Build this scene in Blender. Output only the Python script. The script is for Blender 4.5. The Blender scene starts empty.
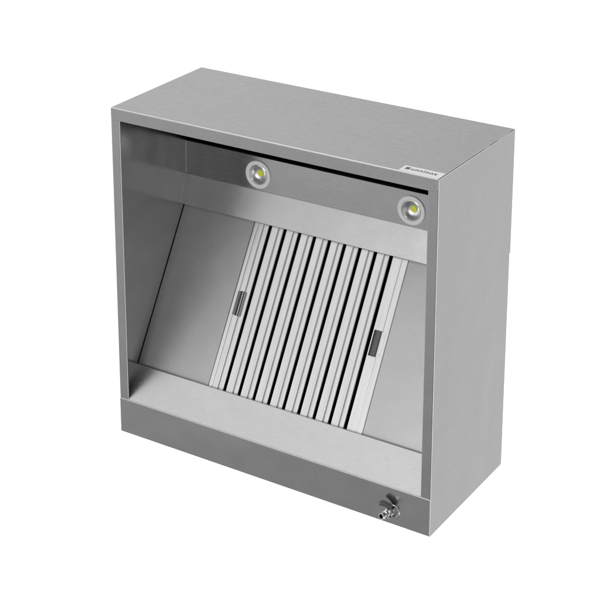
import bpy, bmesh, math
from mathutils import Matrix, Vector

S = bpy.context.scene
C = S.collection

# ------------------------------------------------------------------ camera
W, D, H = 1.0, 0.4265, 0.9826          # hood width, depth, height (m)
def rot(a, b, c):
    return Matrix.Rotation(a, 3, 'Z') @ Matrix.Rotation(b, 3, 'X') @ Matrix.Rotation(c, 3, 'Z')
cd = bpy.data.cameras.new('camera')
cam = bpy.data.objects.new('camera', cd)
C.objects.link(cam)
cam.matrix_world = Matrix.Translation((2.71081, -3.36288, 2.45330)) @ rot(0.573853, 1.275878, -0.003312).to_4x4()
cd.sensor_width = 36
cd.lens = 1677.415 / 600 * 36
cd.shift_x = 0.5 - 276.6505 / 600
cd.shift_y = 47.836 / 600 - 0.5
cd.clip_start = 0.1
cd.clip_end = 200
S.camera = cam

# ------------------------------------------------------------------ light: a white photo studio
w = bpy.data.worlds.new('World')
S.world = w
w.use_nodes = True
nt = w.node_tree
nt.nodes.clear()
out = nt.nodes.new('ShaderNodeOutputWorld')
bg = nt.nodes.new('ShaderNodeBackground')
nt.links.new(bg.outputs[0], out.inputs[0])
tc = nt.nodes.new('ShaderNodeTexCoord')
sp = nt.nodes.new('ShaderNodeSeparateXYZ')
nt.links.new(tc.outputs['Generated'], sp.inputs[0])
def maprange(src, a, b, c=0.0, d=1.0):
    m = nt.nodes.new('ShaderNodeMapRange')
    m.interpolation_type = 'SMOOTHSTEP'
    nt.links.new(src, m.inputs['Value'])
    for k, v in zip(('From Min', 'From Max', 'To Min', 'To Max'), (a, b, c, d)):
        m.inputs[k].default_value = v
    return m.outputs['Result']
def zramp(stops):                       # brightness by the sine of the elevation
    m = maprange(sp.outputs[2], -1, 1)
    nt.nodes[-1].interpolation_type = 'LINEAR'
    r = nt.nodes.new('ShaderNodeValToRGB')
    nt.links.new(m, r.inputs[0])
    e = r.color_ramp.elements
    r.color_ramp.interpolation = 'EASE'
    while len(e) < len(stops):
        e.new(0.5)
    for k, (s, v) in zip(e, stops):
        k.position = (s + 1) / 2
        k.color = (v / 2, v / 2, v / 2, 1)
    return r.outputs[0]
# in front of the hood: dark low down, a bright bank of light near the horizon, grey above
front = zramp([(-0.75, 0.20), (-0.58, 0.34), (-0.40, 0.50), (-0.10, 0.80), (0.20, 0.98), (0.46, 0.67), (0.70, 1.22), (0.90, 1.9), (1.0, 1.9)])
# behind it: the white sweep low down, a little dimmer high up
back = zramp([(-0.9, 1.25), (-0.12, 1.25), (0.26, 0.68), (0.38, 0.80), (0.55, 0.74), (0.88, 1.9), (1.0, 1.9)])
def mix(fac, a, b, mode='MIX'):
    m = nt.nodes.new('ShaderNodeMix')
    m.data_type = 'RGBA'
    m.blend_type = mode
    if fac is None:
        m.inputs[0].default_value = 1
    else:
        nt.links.new(fac, m.inputs[0])
    nt.links.new(a, m.inputs[6])
    nt.links.new(b, m.inputs[7])
    return m.outputs[2]
side = maprange(sp.outputs[0], -0.16, 0.42, 1.0, 0.62)      # the right of the sweep is dimmer
bk = mix(None, back, side, 'MULTIPLY')
up = maprange(sp.outputs[0], -0.58, -0.28, 1.0, 0.80)
upm = nt.nodes.new('ShaderNodeMix'); upm.data_type = 'FLOAT'
nt.links.new(maprange(sp.outputs[2], 0.0, 0.3), upm.inputs[0]); upm.inputs[2].default_value = 1; nt.links.new(up, upm.inputs[3])
bk = mix(None, bk, upm.outputs[0], 'MULTIPLY')
front = mix(None, front, maprange(sp.outputs[0], -0.22, 0.16, 1.0, 0.34), 'MULTIPLY')     # dimmed in front on the right to darken the left inner wall
front = mix(None, front, maprange(sp.outputs[0], -0.85, -0.68, 1.7, 1.0), 'MULTIPLY')    # added glow far left for highlights on left-facing edges
mx = mix(maprange(sp.outputs[1], -0.25, 0.35), front, bk)
# added lobes for edge highlights, right of the hood: low in front, high behind
def lobe(d, c0, c1, v):
    n = nt.nodes.new('ShaderNodeVectorMath'); n.operation = 'DOT_PRODUCT'
    nt.links.new(tc.outputs['Generated'], n.inputs[0]); n.inputs[1].default_value = Vector(d).normalized()
    return maprange(n.outputs['Value'], c0, c1, 0.0, v)
for d, c0, c1, v in (((0.82, -0.36, -0.43), 0.905, 0.98, 0.9), ((0.50, 0.70, 0.50), 0.90, 0.97, 1.2)):
    a_ = nt.nodes.new('ShaderNodeMix'); a_.data_type = 'RGBA'; a_.blend_type = 'ADD'
    nt.links.new(lobe(d, c0, c1, v), a_.inputs[0]); nt.links.new(mx, a_.inputs[6]); a_.inputs[7].default_value = (1, 1, 1, 1)
    a_.clamp_factor = False
    mx = a_.outputs[2]
nt.links.new(mx, bg.inputs[0])
bg.inputs[1].default_value = 2.0

def area(name, loc, target, size, power):
    l = bpy.data.lights.new(name, 'AREA')
    l.shape = 'RECTANGLE'
    l.size, l.size_y = size
    l.energy = power
    o = bpy.data.objects.new(name, l)
    C.objects.link(o)
    o.location = loc
    o.rotation_euler = (Vector(target) - Vector(loc)).to_track_quat('-Z', 'Y').to_euler()
    return o
area('added_fill_light', (0.5, -4.2, 1.5), (0.5, 0.3, 0.7), (1.0, 0.6), 50)  # added lamp that brightens the spotlight rings

S.view_settings.view_transform = 'Standard'
S.view_settings.look = 'None'
S.view_settings.exposure = 0
S.view_settings.gamma = 1
S.cycles.use_denoising = True
S.cycles.max_bounces = 12
S.cycles.glossy_bounces = 8

# ------------------------------------------------------------------ materials
def metal(name, col, rough, stretch=(6, 6, 260), amt=0.05, bump=0.0, wave=0.004):
    m = bpy.data.materials.new(name)
    m.use_nodes = True
    n = m.node_tree.nodes
    L = m.node_tree.links
    b = n['Principled BSDF']
    b.inputs['Metallic'].default_value = 1
    t = n.new('ShaderNodeTexCoord')
    mp = n.new('ShaderNodeMapping')
    mp.inputs['Scale'].default_value = stretch
    L.new(t.outputs['Object'], mp.inputs[0])
    no = n.new('ShaderNodeTexNoise')
    no.inputs['Scale'].default_value = 1
    no.inputs['Detail'].default_value = 4
    L.new(mp.outputs[0], no.inputs[0])
    cl = n.new('ShaderNodeTexNoise')            # broad unevenness of the sheet
    cl.inputs['Scale'].default_value = 4
    cl.inputs['Detail'].default_value = 2
    L.new(t.outputs['Object'], cl.inputs[0])
    def mr(src, lo, hi):
        r = n.new('ShaderNodeMapRange')
        r.inputs['From Min'].default_value = 0.3
        r.inputs['From Max'].default_value = 0.7
        r.inputs['To Min'].default_value = lo
        r.inputs['To Max'].default_value = hi
        L.new(src, r.inputs['Value'])
        return r.outputs[0]
    f = mr(no.outputs['Fac'], 1 - amt, 1 + amt)
    rgb = n.new('ShaderNodeCombineColor')
    for i in range(3):
        k = n.new('ShaderNodeMath')
        k.operation = 'MULTIPLY'
        k.inputs[1].default_value = col[i]
        L.new(f, k.inputs[0])
        L.new(k.outputs[0], rgb.inputs[i])
    L.new(rgb.outputs[0], b.inputs['Base Color'])
    a = n.new('ShaderNodeMath')
    a.operation = 'ADD'
    L.new(mr(no.outputs['Fac'], rough - 0.02, rough + 0.02), a.inputs[0])
    L.new(mr(cl.outputs['Fac'], -0.02, 0.02), a.inputs[1])
    L.new(a.outputs[0], b.inputs['Roughness'])
    wv = n.new('ShaderNodeBump')                # the sheet is never perfectly flat
    wv.inputs['Strength'].default_value = 1.0
    wv.inputs['Distance'].default_value = wave
    L.new(cl.outputs['Fac'], wv.inputs['Height'])
    L.new(wv.outputs[0], b.inputs['Normal'])
    if bump:
        bp = n.new('ShaderNodeBump')
        bp.inputs['Strength'].default_value = bump
        bp.inputs['Distance'].default_value = 0.0005
        L.new(no.outputs['Fac'], bp.inputs['Height'])
        L.new(bp.outputs[0], b.inputs['Normal'])
    return m
def paint(name, col, rough, spec=0.5):
    m = bpy.data.materials.new(name)
    m.use_nodes = True
    n = m.node_tree.nodes
    L = m.node_tree.links
    b = n['Principled BSDF']
    b.inputs['Specular IOR Level'].default_value = spec
    no = n.new('ShaderNodeTexNoise')
    no.inputs['Scale'].default_value = 90
    t = n.new('ShaderNodeTexCoord')
    L.new(t.outputs['Object'], no.inputs[0])
    r = n.new('ShaderNodeMapRange')
    r.inputs['To Min'].default_value = rough - 0.05
    r.inputs['To Max'].default_value = rough + 0.05
    L.new(no.outputs['Fac'], r.inputs['Value'])
    L.new(r.outputs[0], b.inputs['Roughness'])
    b.inputs['Base Color'].default_value = (*col, 1)
    return m
STEEL = metal('brushed_steel', (0.50, 0.50, 0.505), 0.18, (60, 60, 520), 0.045)
STEEL_SATIN = metal('satin_steel', (0.43, 0.43, 0.435), 0.48, (60, 60, 520), 0.045)
STEEL_SHELF = metal('satin_shelf_steel', (0.52, 0.52, 0.525), 0.32, (60, 60, 520), 0.045)
STEEL_SIDE = metal('brushed_steel_upright', (0.50, 0.50, 0.505), 0.18, (520, 520, 60), 0.045)
FILTER = metal('bright_filter_steel', (0.82, 0.82, 0.82), 0.25, (300, 300, 6), 0.03, 0.0, 0.0012)
CHROME = metal('polished_nickel', (0.72, 0.72, 0.73), 0.14, (40, 40, 40), 0.02)
BOWL = metal('lamp_reflector', (0.74, 0.74, 0.75), 0.34, (40, 40, 40), 0.02)
BLACK = paint('shade_black', (0.006, 0.006, 0.006), 0.9, 0.1)  # black that stands for shade in the duct space
RINGP = paint('white_lamp_ring', (0.82, 0.82, 0.82), 0.45)
LED = paint('yellow_phosphor', (0.74, 0.78, 0.09), 0.6, 0.2)
DARKP = paint('dark_grey_plastic', (0.075, 0.075, 0.078), 0.5)
POCKET = paint('dark_handle_pocket', (0.11, 0.11, 0.11), 0.45)
STICK = paint('white_sticker', (0.66, 0.66, 0.66), 0.5)
INK = paint('dark_sticker_ink', (0.035, 0.035, 0.04), 0.6)

# ------------------------------------------------------------------ mesh helpers
def fillet(pts, r, n=4, closed=False):
    """Round the inner corners of a 2-D polyline."""
    o = []
    N = len(pts)
    for i, p in enumerate(pts):
        rr = r[i] if isinstance(r, (list, tuple)) else r
        if rr <= 0 or (not closed and i in (0, N - 1)):
            o.append(Vector(p)); continue
        p = Vector(p); a = Vector(pts[i - 1]); b = Vector(pts[(i + 1) % N])
        u = (a - p).normalized(); v = (b - p).normalized()
        ang = u.angle(v)
        if ang > math.pi - 0.02:
            o.append(p); continue
        d = min(rr / math.tan(ang / 2), (a - p).length * 0.49, (b - p).length * 0.49)
        rr = d * math.tan(ang / 2)
        c = p + (u + v).normalized() * (rr / math.sin(ang / 2))
        s = p + u * d - c; e = p + v * d - c
        for k in range(n + 1):
            t = k / n
            th = s.angle(e)
            q = (s * math.sin((1 - t) * th) + e * math.sin(t * th)) / math.sin(th)
            o.append(c + q)
    return o
def sheet(pts, t, r=0.003, n=4):
    """Closed outline of folded sheet metal of thickness t to the LEFT of a polyline."""
    P = fillet(pts, r, n)
    L = []
    for i, p in enumerate(P):
        if i == 0: d = P[1] - P[0]
        elif i == len(P) - 1: d = P[-1] - P[-2]
        else:
            d = (P[i] - P[i - 1]).normalized() + (P[i + 1] - P[i]).normalized()
        d = d.normalized()
        nrm = Vector((-d.y, d.x))
        k = 1.0
        if 0 < i < len(P) - 1:
            e = (P[i] - P[i - 1]).normalized()
            k = 1 / max(0.5, Vector((-e.y, e.x)).dot(nrm))
        L.append(p + nrm * t * k)
    return P + L[::-1]
AX = {'x': lambda a, p: (a, p[0], p[1]), 'y': lambda a, p: (p[0], a, p[1]), 'z': lambda a, p: (p[0], p[1], a)}
def prism(bm, pts, axis, a0, a1):
    f = AX[axis]
    v0 = [bm.verts.new(f(a0, p)) for p in pts]
    v1 = [bm.verts.new(f(a1, p)) for p in pts]
    n = len(pts)
    bm.faces.new(v0); bm.faces.new(v1[::-1])
    for i in range(n):
        bm.faces.new((v0[i], v1[i], v1[(i + 1) % n], v0[(i + 1) % n]))
def box(bm, x0, x1, y0, y1, z0, z1):
    prism(bm, [(x0, y0), (x1, y0), (x1, y1), (x0, y1)], 'z', z0, z1)
def lathe(bm, prof, M=None, seg=48):
    """Revolve (radius, height) pairs round local z, optionally placed by M."""
    M = M or Matrix.Identity(4)
    rings = []
    for r, h in prof:
        if r < 1e-6:
            rings.append([bm.verts.new(M @ Vector((0, 0, h)))])
        else:
            rings.append([bm.verts.new(M @ Vector((r * math.cos(2 * math.pi * i / seg), r * math.sin(2 * math.pi * i / seg), h))) for i in range(seg)])
    for A, B in zip(rings, rings[1:]):
        for i in range(seg):
            j = (i + 1) % seg
            if len(A) == 1 and len(B) == 1: continue
            if len(A) == 1: bm.faces.new((A[0], B[i], B[j]))
            elif len(B) == 1: bm.faces.new((A[i], B[0], A[j]))
            else: bm.faces.new((A[i], B[i], B[j], A[j]))
def obj(name, bm, mat, parent=None, bevel=0.0006, smooth=35, loc=None):
    bmesh.ops.recalc_face_normals(bm, faces=bm.faces)
    me = bpy.data.meshes.new(name)
    bm.to_mesh(me); bm.free()
    me.polygons.foreach_set('use_smooth', [bool(smooth)] * len(me.polygons))
    if smooth: me.set_sharp_from_angle(angle=math.radians(smooth))
    me.materials.append(mat)
    o = bpy.data.objects.new(name, me)
    C.objects.link(o)
    if parent: o.parent = parent
    if loc: o.location = loc
    if bevel:
        b = o.modifiers.new('edge_rounding', 'BEVEL')
        b.width = bevel; b.segments = 2; b.limit_method = 'ANGLE'; b.angle_limit = math.radians(50)
        b.harden_normals = False
    if smooth:
        wn = o.modifiers.new('face_weighted_normals', 'WEIGHTED_NORMAL')
        wn.weight = 100; wn.keep_sharp = True
    return o
def thing(name, label, cat, loc=(0, 0, 0), rx=0):
    o = bpy.data.objects.new(name, None)
    o.empty_display_size = 0.1
    C.objects.link(o)
    o.location = loc
    o.rotation_euler = (rx, 0, 0)
    o['label'] = label; o['category'] = cat
    return o
def copy_tree(o, parent=None):
    c = o.copy(); C.objects.link(c)
    if parent: c.parent = parent
    for ch in list(o.children): copy_tree(ch, c)
    return c
B = bmesh.new

# ------------------------------------------------------------------ the exhaust hood
hood = thing('exhaust_hood', 'stainless steel box shaped kitchen exhaust hood with open front, two spotlights and a drain valve', 'exhaust hood')
T = 0.0012                                # sheet thickness
TOPZ = H
# top sheet with its front lip folded down; the lip lies over the side flanges and has rounded lower corners
lipz = 0.9475
bm = B()
prism(bm, sheet([(D - 0.004, TOPZ), (-0.0008, TOPZ), (-0.0008, lipz)], T, 0.0034, 8), 'x', 0.0022, W - 0.0032)
ed = [e for e in bm.edges if all(abs(v.co.z - lipz) < 1e-5 for v in e.verts) and abs(e.verts[0].co.x - e.verts[1].co.x) < 1e-6]
bmesh.ops.bevel(bm, geom=ed, offset=0.007, segments=6, profile=0.5, affect='EDGES')
box(bm, 0.031, W - 0.031, 0.0012, 0.0045, lipz + 0.0002, lipz + 0.0013)      # small return fold
obj('top_panel', bm, STEEL, hood)
# sides, each bent round to a 30 mm front flange
def side(mirror):
    bm = B()
    f = (lambda x: W - x) if mirror else (lambda x: x)
    yb = D - 0.006
    pr = sheet([(f(0), yb), (f(0), 0), (f(0.030), 0), (f(0.030), 0.0055)] if not mirror else
               [(f(0.030), 0.0055), (f(0.030), 0), (f(0), 0), (f(0), yb)], 0.0022, 0.0036, 6)
    prism(bm, pr, 'z', 0.0, TOPZ - 0.0016)
    return obj('side_panel', bm, STEEL_SIDE, hood, bevel=0.0010)
side(False); side(True)
# back: the upper third stands out behind the sides as a wall flange
bm = B()
box(bm, 0.001, W - 0.0005, D - 0.0055, D, 0.632, TOPZ - 0.0008)
box(bm, 0.0025, W - 0.0025, D - 0.009, D - 0.006, 0.002, 0.632)
obj('back_panel', bm, STEEL, hood)
bm = B()
box(bm, 0.0025, W - 0.0025, 0.003, D - 0.010, 0.0006, 0.0018)
obj('bottom_panel', bm, STEEL, hood)
# front fascia with a rounded top hem
bm = B()
prism(bm, sheet([(0.006, -0.0004), (-0.0014, -0.0004), (-0.0014, 0.1074), (0.0042, 0.1074)], -T, 0.0050, 8), 'x', 0.0014, W - 0.0018)
obj('front_fascia', bm, STEEL, hood)
# sloping drip shelf from the foot of the filter down to the fascia
bm = B()
prism(bm, sheet([(0.0735, 0.178), (0.0700, 0.1876), (-0.0002, 0.1058)], T, 0.0018, 4), 'x', 0.0016, W - 0.0016)
obj('drip_shelf', bm, STEEL_SHELF, hood)
# lamp panel, upright at the back, with its top folded back and two round holes for the spotlights
LAMPS = ((0.2535, 0.7280), (0.7460, 0.7275))
def lp_y(z): return 0.3395 + (z - 0.676) / (0.7812 - 0.676) * 0.0025
bm = B()
xs = [0.0016] + [c + d for c, _ in LAMPS for d in (-0.045, 0.045)] + [W - 0.0016]
def lpf(p): return (p[0], lp_y(p[1]), p[1])
for k in (0, 2, 4):                                   # plain stretches
    bm.faces.new([bm.verts.new(lpf(p)) for p in ((xs[k], 0.676), (xs[k + 1], 0.676), (xs[k + 1], 0.7812), (xs[k], 0.7812))])
for cx, cz in LAMPS:                                  # square with a round hole
    N = 48
    def sq(i):
        a = 2 * math.pi * i / N; c_, s_ = math.cos(a), math.sin(a)
        q = 0.045 / max(abs(c_), abs(s_)); x = cx + q * c_; z = cz + q * s_
        return (x, min(0.7812, max(0.676, z if abs(z - cz) < 0.0449 else (0.7812 if z > cz else 0.676))))
    for i in range(N):
        a0, a1 = 2 * math.pi * i / N, 2 * math.pi * (i + 1) / N
        hole = [(cx + 0.0335 * math.cos(a), cz + 0.0335 * math.sin(a)) for a in (a0, a1)]
        bm.faces.new([bm.verts.new(lpf(p)) for p in (hole[0], sq(i), sq(i + 1), hole[1])])
x0, x1 = 0.0016, W - 0.0016
bm.faces.new([bm.verts.new(p) for p in ((x0, 0.342, 0.7812), (x1, 0.342, 0.7812), (x1, 0.352, 0.7820), (x0, 0.352, 0.7820))])
bmesh.ops.remove_doubles(bm, verts=bm.verts, dist=1e-5)
lp = obj('light_panel', bm, STEEL, hood, bevel=0, smooth=0)
so = lp.modifiers.new('sheet_thickness', 'SOLIDIFY'); so.thickness = 0.0012; so.offset = 0
# rail that holds the top of the filter
bm = B()
prism(bm, sheet([(0.3388, 0.6828), (0.3375, 0.6805), (0.3052, 0.5988), (0.3135, 0.5955)], T, 0.0016, 4), 'x', 0.0022, W - 0.0022)
obj('filter_rail', bm, STEEL_SHELF, hood)
# light-catching strips added in the left and right corners of lamp panel and rail
for m_ in (False, True):
    f = (lambda x: W - x) if m_ else (lambda x: x)
    for (ya, za), (yb_, zb) in (((0.3417, 0.7806), (0.3389, 0.6835)), ((0.3372, 0.6795), (0.3056, 0.6000))):
        bm = B()
        vs = []
        for y_, z_ in ((ya, za), (yb_, zb)):
            vs.append([bm.verts.new((f(x_), y_ - d_, z_)) for x_, d_ in ((0.0010, -0.0010), (0.0030, -0.0006), (0.0028, 0.0002), (0.0024, 0.0008), (0.0018, 0.0012), (0.0012, 0.0013))])
        for i in range(5):
            bm.faces.new((vs[0][i], vs[0][i + 1], vs[1][i + 1], vs[1][i]))
        bm.faces.new(vs[0]); bm.faces.new(vs[1])
        obj('corner_glint_strip', bm, STEEL_SATIN, hood, bevel=0, smooth=60)
# sloping blanking panels to both sides of the filter
NY, NZ = -0.86203, 0.50685
TY, TZ = 0.50685, 0.86203
def pp(t, n):                              # point on the slope: t along it, n out of it
    return (0.0854 + TY * t + NY * n, 0.1812 + TZ * t + NZ * n)
for x0, x1 in ((0.0042, 0.2496), (0.7498, 0.9958)):
    bm = B()
    prism(bm, [pp(-0.03, 0), pp(0.49, 0), pp(0.49, -T), pp(-0.03, -T)], 'x', x0, x1)
    prism(bm, [pp(-0.03, -T), pp(0.49, -T), pp(0.49, -0.012), pp(-0.03, -0.012)], 'x', x0, x0 + T)
    prism(bm, [pp(-0.03, -T), pp(0.49, -T), pp(0.49, -0.012), pp(-0.03, -0.012)], 'x', x1 - T, x1)
    obj('blanking_panel', bm, STEEL_SATIN, hood, bevel=0.0008)
# added black sheet, painted shade of the duct space behind filter and lamps
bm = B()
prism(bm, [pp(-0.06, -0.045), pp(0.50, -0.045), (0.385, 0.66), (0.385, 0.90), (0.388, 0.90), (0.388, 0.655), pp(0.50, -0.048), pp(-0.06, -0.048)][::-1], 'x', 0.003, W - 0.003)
obj('duct_shade_sheet', bm, BLACK, hood, bevel=0)
bm = B()
box(bm, 0.003, W - 0.003, 0.343, 0.384, 0.955, 0.957)
obj('duct_shade_cover', bm, BLACK, hood, bevel=0)  # black sheet over the duct space, same painted shade

# spotlights
def spotlight():
    M = Matrix.Rotation(math.pi / 2, 4, 'X')      # local z of the lathe -> -y
    bm = B()
    lathe(bm, [(0.0415, -0.001), (0.0420, 0.0012), (0.0412, 0.0028), (0.0385, 0.0038), (0.0315, 0.0036), (0.0298, 0.0026), (0.0294, 0.0), (0.0294, -0.002), (0.0300, -0.003)], M, 64)
    r = obj('spotlight', bm, RINGP, hood, bevel=0, smooth=50)
    bm = B()
    lathe(bm, [(0.0293, 0.0006), (0.0275, 0.0018), (0.0262, 0.0012), (0.0258, -0.0005)], M, 64)
    obj('lens_rim', bm, CHROME, r, bevel=0, smooth=60)
    bm = B()
    lathe(bm, [(0.0262, -0.0005), (0.0245, -0.004), (0.0205, -0.0085), (0.0150, -0.0112), (0.0085, -0.0124), (0.0, -0.0126)], M, 64)
    obj('reflector', bm, BOWL, r, bevel=0, smooth=60)
    bm = B()
    n = 18
    lathe(bm, [(0.0092, -0.0125), (0.0092, -0.0110), (0.0086, -0.0104), (0.0, -0.0102)], M, n)
    obj('led_chip', bm, LED, r, bevel=0, smooth=40)
    return r
lamp = spotlight(); lamp.location = (0.2535, 0.3402, 0.7280)
l2 = copy_tree(lamp, hood); l2.location = (0.7460, 0.3402, 0.7275)

# drain valve on the fascia
def axis_matrix(p, d):
    return Matrix.Translation(p) @ Vector(d).to_track_quat('Z', 'Y').to_matrix().to_4x4()
P0 = Vector((0.8915, -0.0002, 0.0380))
bm = B()
lathe(bm, [(0.0, 0.0), (0.0205, 0.0), (0.0208, 0.0012), (0.0198, 0.0028), (0.0150, 0.0034), (0.0112, 0.0034)], axis_matrix(P0, (0, -1, 0)), 48)
valve = obj('drain_valve', bm, CHROME, hood, bevel=0)
ad = Vector((-0.009, -0.047, 0.0075)).normalized()
MV = axis_matrix(P0, ad)
bm = B()
lathe(bm, [(0.0118, 0.001), (0.0118, 0.006), (0.0098, 0.0075), (0.0098, 0.010), (0.0125, 0.0115), (0.0128, 0.0205), (0.0112, 0.0225), (0.0085, 0.0240), (0.0080, 0.0280),
           (0.0098, 0.0292), (0.0098, 0.0325), (0.0074, 0.0345), (0.0070, 0.0395), (0.0086, 0.0405), (0.0088, 0.0475), (0.0080, 0.0486), (0.0062, 0.0486), (0.0058, 0.0470), (0.0056, 0.0400), (0.0, 0.0395)], MV, 40)
lathe(bm, [(0.0, 0.0030), (0.0150, 0.0030), (0.0158, 0.0038), (0.0158, 0.0092), (0.0150, 0.0100), (0.0, 0.0100)], MV, 6)
obj('valve_body', bm, CHROME, valve, bevel=0)
bm = B()
lathe(bm, [(0.0, 0.0396), (0.0055, 0.0397), (0.0055, 0.0462)], MV, 32)
obj('outlet_bore', bm, BLACK, valve, bevel=0)
# lever: stem plus a flat tapering arm with a rounded end
pv = Vector((0.8885, -0.0150, 0.0575)); le = Vector((0.8620, -0.0245, 0.0640))
bm = B()
lathe(bm, [(0.0, -0.014), (0.0062, -0.014), (0.0062, 0.000), (0.0084, 0.0005), (0.0086, 0.0062), (0.0070, 0.0080), (0.0, 0.0083)], axis_matrix(pv, (0.05, 0.12, 1)), 32)
u = (le - pv).normalized(); s = u.cross(Vector((0, 0, 1))).normalized(); n = s.cross(u).normalized()
L = (le - pv).length
ring = []
for k in range(15):
    t = k / 14
    hw = 0.0086 * (1 - t) + 0.0078 * t
    hh = 0.0066 * (1 - t) + 0.0054 * t
    if t > 0.86:
        q = math.sqrt(max(0.02, 1 - ((t - 0.86) / 0.14) ** 2)); hw *= q; hh *= q
    c = pv + u * (L * t) + n * (0.003 + 0.003 * math.sin(t * math.pi))
    ring.append([bm.verts.new(c + s * hw * math.copysign(abs(math.cos(a)) ** 0.6, math.cos(a)) + n * hh * math.copysign(abs(math.sin(a)) ** 0.6, math.sin(a))) for a in [2 * math.pi * i / 20 for i in range(20)]])
for A, Bq in zip(ring, ring[1:]):
    for i in range(20):
        bm.faces.new((A[i], Bq[i], Bq[(i + 1) % 20], A[(i + 1) % 20]))
bm.faces.new(ring[0]); bm.faces.new(ring[-1])
obj('valve_lever', bm, DARKP, valve, bevel=0, smooth=50)

# sticker with the maker's name on the top, over the right front corner
bm = B()
box(bm, 0.8868, 0.9962, 0.0026, 0.0395, TOPZ + 0.0001, TOPZ + 0.0006)
stick = obj('sticker', bm, STICK, hood, bevel=0)
def text_mesh(body, size, sx):
    cu = bpy.data.curves.new('lettering', 'FONT')
    cu.body = body; cu.size = size; cu.extrude = 0.0001; cu.space_character = 1.12; cu.offset = 0.0004
    o = bpy.data.objects.new('lettering_source', cu)
    C.objects.link(o)
    bpy.context.view_layer.update()
    me = bpy.data.meshes.new_from_object(o.evaluated_get(bpy.context.evaluated_depsgraph_get()))
    bpy.data.objects.remove(o)
    me.transform(Matrix.Diagonal((sx, 1, 1, 1)))
    return me
me = text_mesh('unninox', 0.0245, 1.0)
xs = [v.co.x for v in me.vertices]
k = 0.0715 / (max(xs) - min(xs))
me.transform(Matrix.Translation((-min(xs), 0, 0)))
me.transform(Matrix.Diagonal((k, 1, 1, 1)))
me.materials.append(INK)
lt = bpy.data.objects.new('lettering', me)
C.objects.link(lt); lt.parent = stick
lt.location = (0.9120, 0.0165, TOPZ + 0.0007)
bm = B()
for i in range(3):
    for j in range(2):
        x = 0.8955 + i * 0.0042; y = 0.0165 + j * 0.0078
        box(bm, x, x + 0.0036, y, y + 0.0068, TOPZ + 0.0006, TOPZ + 0.0008)
obj('emblem', bm, INK, stick, bevel=0)

# ------------------------------------------------------------------ the lift-out baffle filter
flt = thing('baffle_filter', 'bright ribbed metal grease filter with two small handles in the sloping hood back', 'grease filter',
            (0.2516, 0.0854, 0.1812), -math.asin(TY))
# local axes: x along the hood, z up the slope, -y out of it
FW = 0.4966
T0, T1 = -0.012, 0.488
bm = B()
def fprof(pts, r=0.0018): return sheet(pts, 0.0009, r, 5)
prism(bm, fprof([(0.0, 0.022), (0.0, 0.0), (0.0117, 0.0), (0.0117, 0.006)][::-1]), 'z', T0, T1)
obj('filter_frame', bm, FILTER, flt, bevel=0.0005)
bm = B()
prism(bm, fprof([(FW, 0.022), (FW, 0.0), (FW - 0.0178, 0.0), (FW - 0.0178, 0.006)]), 'z', T0, T1)
obj('filter_frame', bm, FILTER, flt, bevel=0.0005)
bm = B()
box(bm, 0.0012, FW - 0.0012, 0.0165, 0.0215, T0, -0.004)
obj('end_rail', bm, FILTER, flt, bevel=0.0005)
bm = B()
box(bm, 0.0012, FW - 0.0012, 0.0165, 0.0215, T1 - 0.01, T1)
obj('end_rail', bm, FILTER, flt, bevel=0.0005)
# edge channels next to the frame
bm = B()
prism(bm, fprof([(0.0127, 0.008), (0.0127, 0.0010), (0.0292, 0.0010), (0.0300, 0.0060), (0.0450, 0.0060), (0.0450, 0.016)][::-1]), 'z', T0, T1 - 0.002)
obj('edge_channel', bm, FILTER, flt, bevel=0.0005)
bm = B()
prism(bm, fprof([(0.4491, 0.016), (0.4491, 0.0012), (0.4778, 0.0012), (0.4778, 0.006)][::-1]), 'z', T0, T1 - 0.002)
obj('edge_channel', bm, FILTER, flt, bevel=0.0005)
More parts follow.
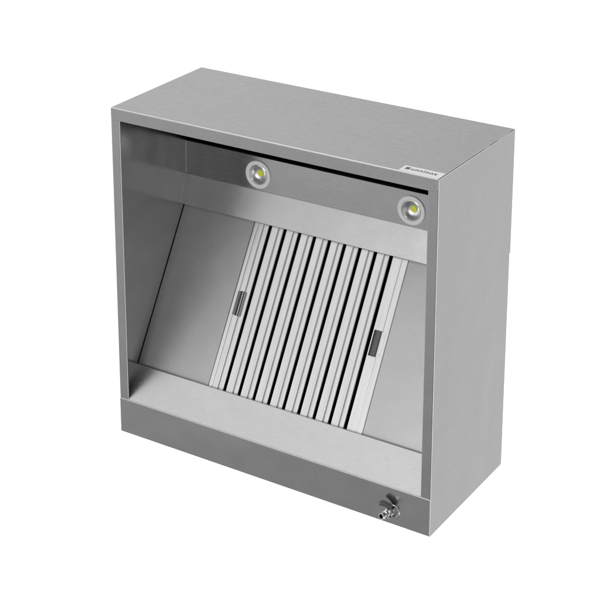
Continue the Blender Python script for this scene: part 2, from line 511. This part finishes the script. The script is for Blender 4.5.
# eight baffles: raised face, a small step on the right, folded edges
bm = B()
prism(bm, fprof([(0.0, 0.016), (0.0, 0.0), (0.0215, 0.0), (0.0222, 0.0052), (0.0355, 0.0052), (0.0355, 0.016)][::-1]), 'z', T0, T1 - 0.004)
baf = obj('baffle', bm, FILTER, flt, bevel=0.0005)
baf.location = (0.0587, 0, 0)
for i in range(1, 8):
    c = baf.copy(); C.objects.link(c); c.parent = flt
    c.location = (0.0587 + 0.0488 * i, 0, 0)
# handles: a steel plate with a dark finger pocket (a small open tray)
RIB = paint('grey_grip', (0.20, 0.20, 0.20), 0.5)
def handle(x_dark, x_plate, z0, ribs):
    bm = B()
    box(bm, x_plate[0], x_plate[1], -0.0012, 0.0010, z0, z0 + 0.070)
    if not ribs:
        for zz in (z0 + 0.008, z0 + 0.060):
            lathe(bm, [(0.0, 0.0022), (0.0020, 0.0020), (0.0022, 0.0012)], Matrix.Translation((x_plate[1] - 0.004, 0, zz)) @ Matrix.Rotation(math.pi / 2, 4, 'X'), 16)
    h = obj('handle', bm, FILTER, flt, bevel=0.0004)
    if ribs:
        bm = B()
        box(bm, x_plate[0] + 0.0020, x_plate[1] - 0.0008, -0.0016, -0.0012, z0 + 0.001, z0 + 0.069)
        for k in range(15):
            zz = z0 + 0.002 + k * 0.0045
            prism(bm, [(x_plate[0] + 0.0022, zz), (x_plate[1] - 0.001, zz + 0.003), (x_plate[1] - 0.001, zz + 0.0048), (x_plate[0] + 0.0022, zz + 0.0018)], 'y', -0.0026, -0.0016)
        obj('ribbed_grip', bm, RIB, h, bevel=0)
    x0, x1 = x_dark
    z1 = z0 + 0.0705
    bm = B()
    box(bm, x0, x1, 0.0002, 0.0009, z0, z1)
    t = 0.0011
    for q in ((x0, x0 + t, z0, z1), (x1 - t, x1, z0, z1), (x0 + t, x1 - t, z0, z0 + t), (x0 + t, x1 - t, z1 - t, z1)):
        box(bm, q[0], q[1], -0.0050, 0.0002, q[2], q[3])
    obj('finger_pocket', bm, DARKP if ribs else POCKET, h, bevel=0.0003)
handle((0.0208, 0.0304), (0.0085, 0.0207), 0.2040, True)
handle((0.4550, 0.4755), (0.4757, 0.4890), 0.2000, False)
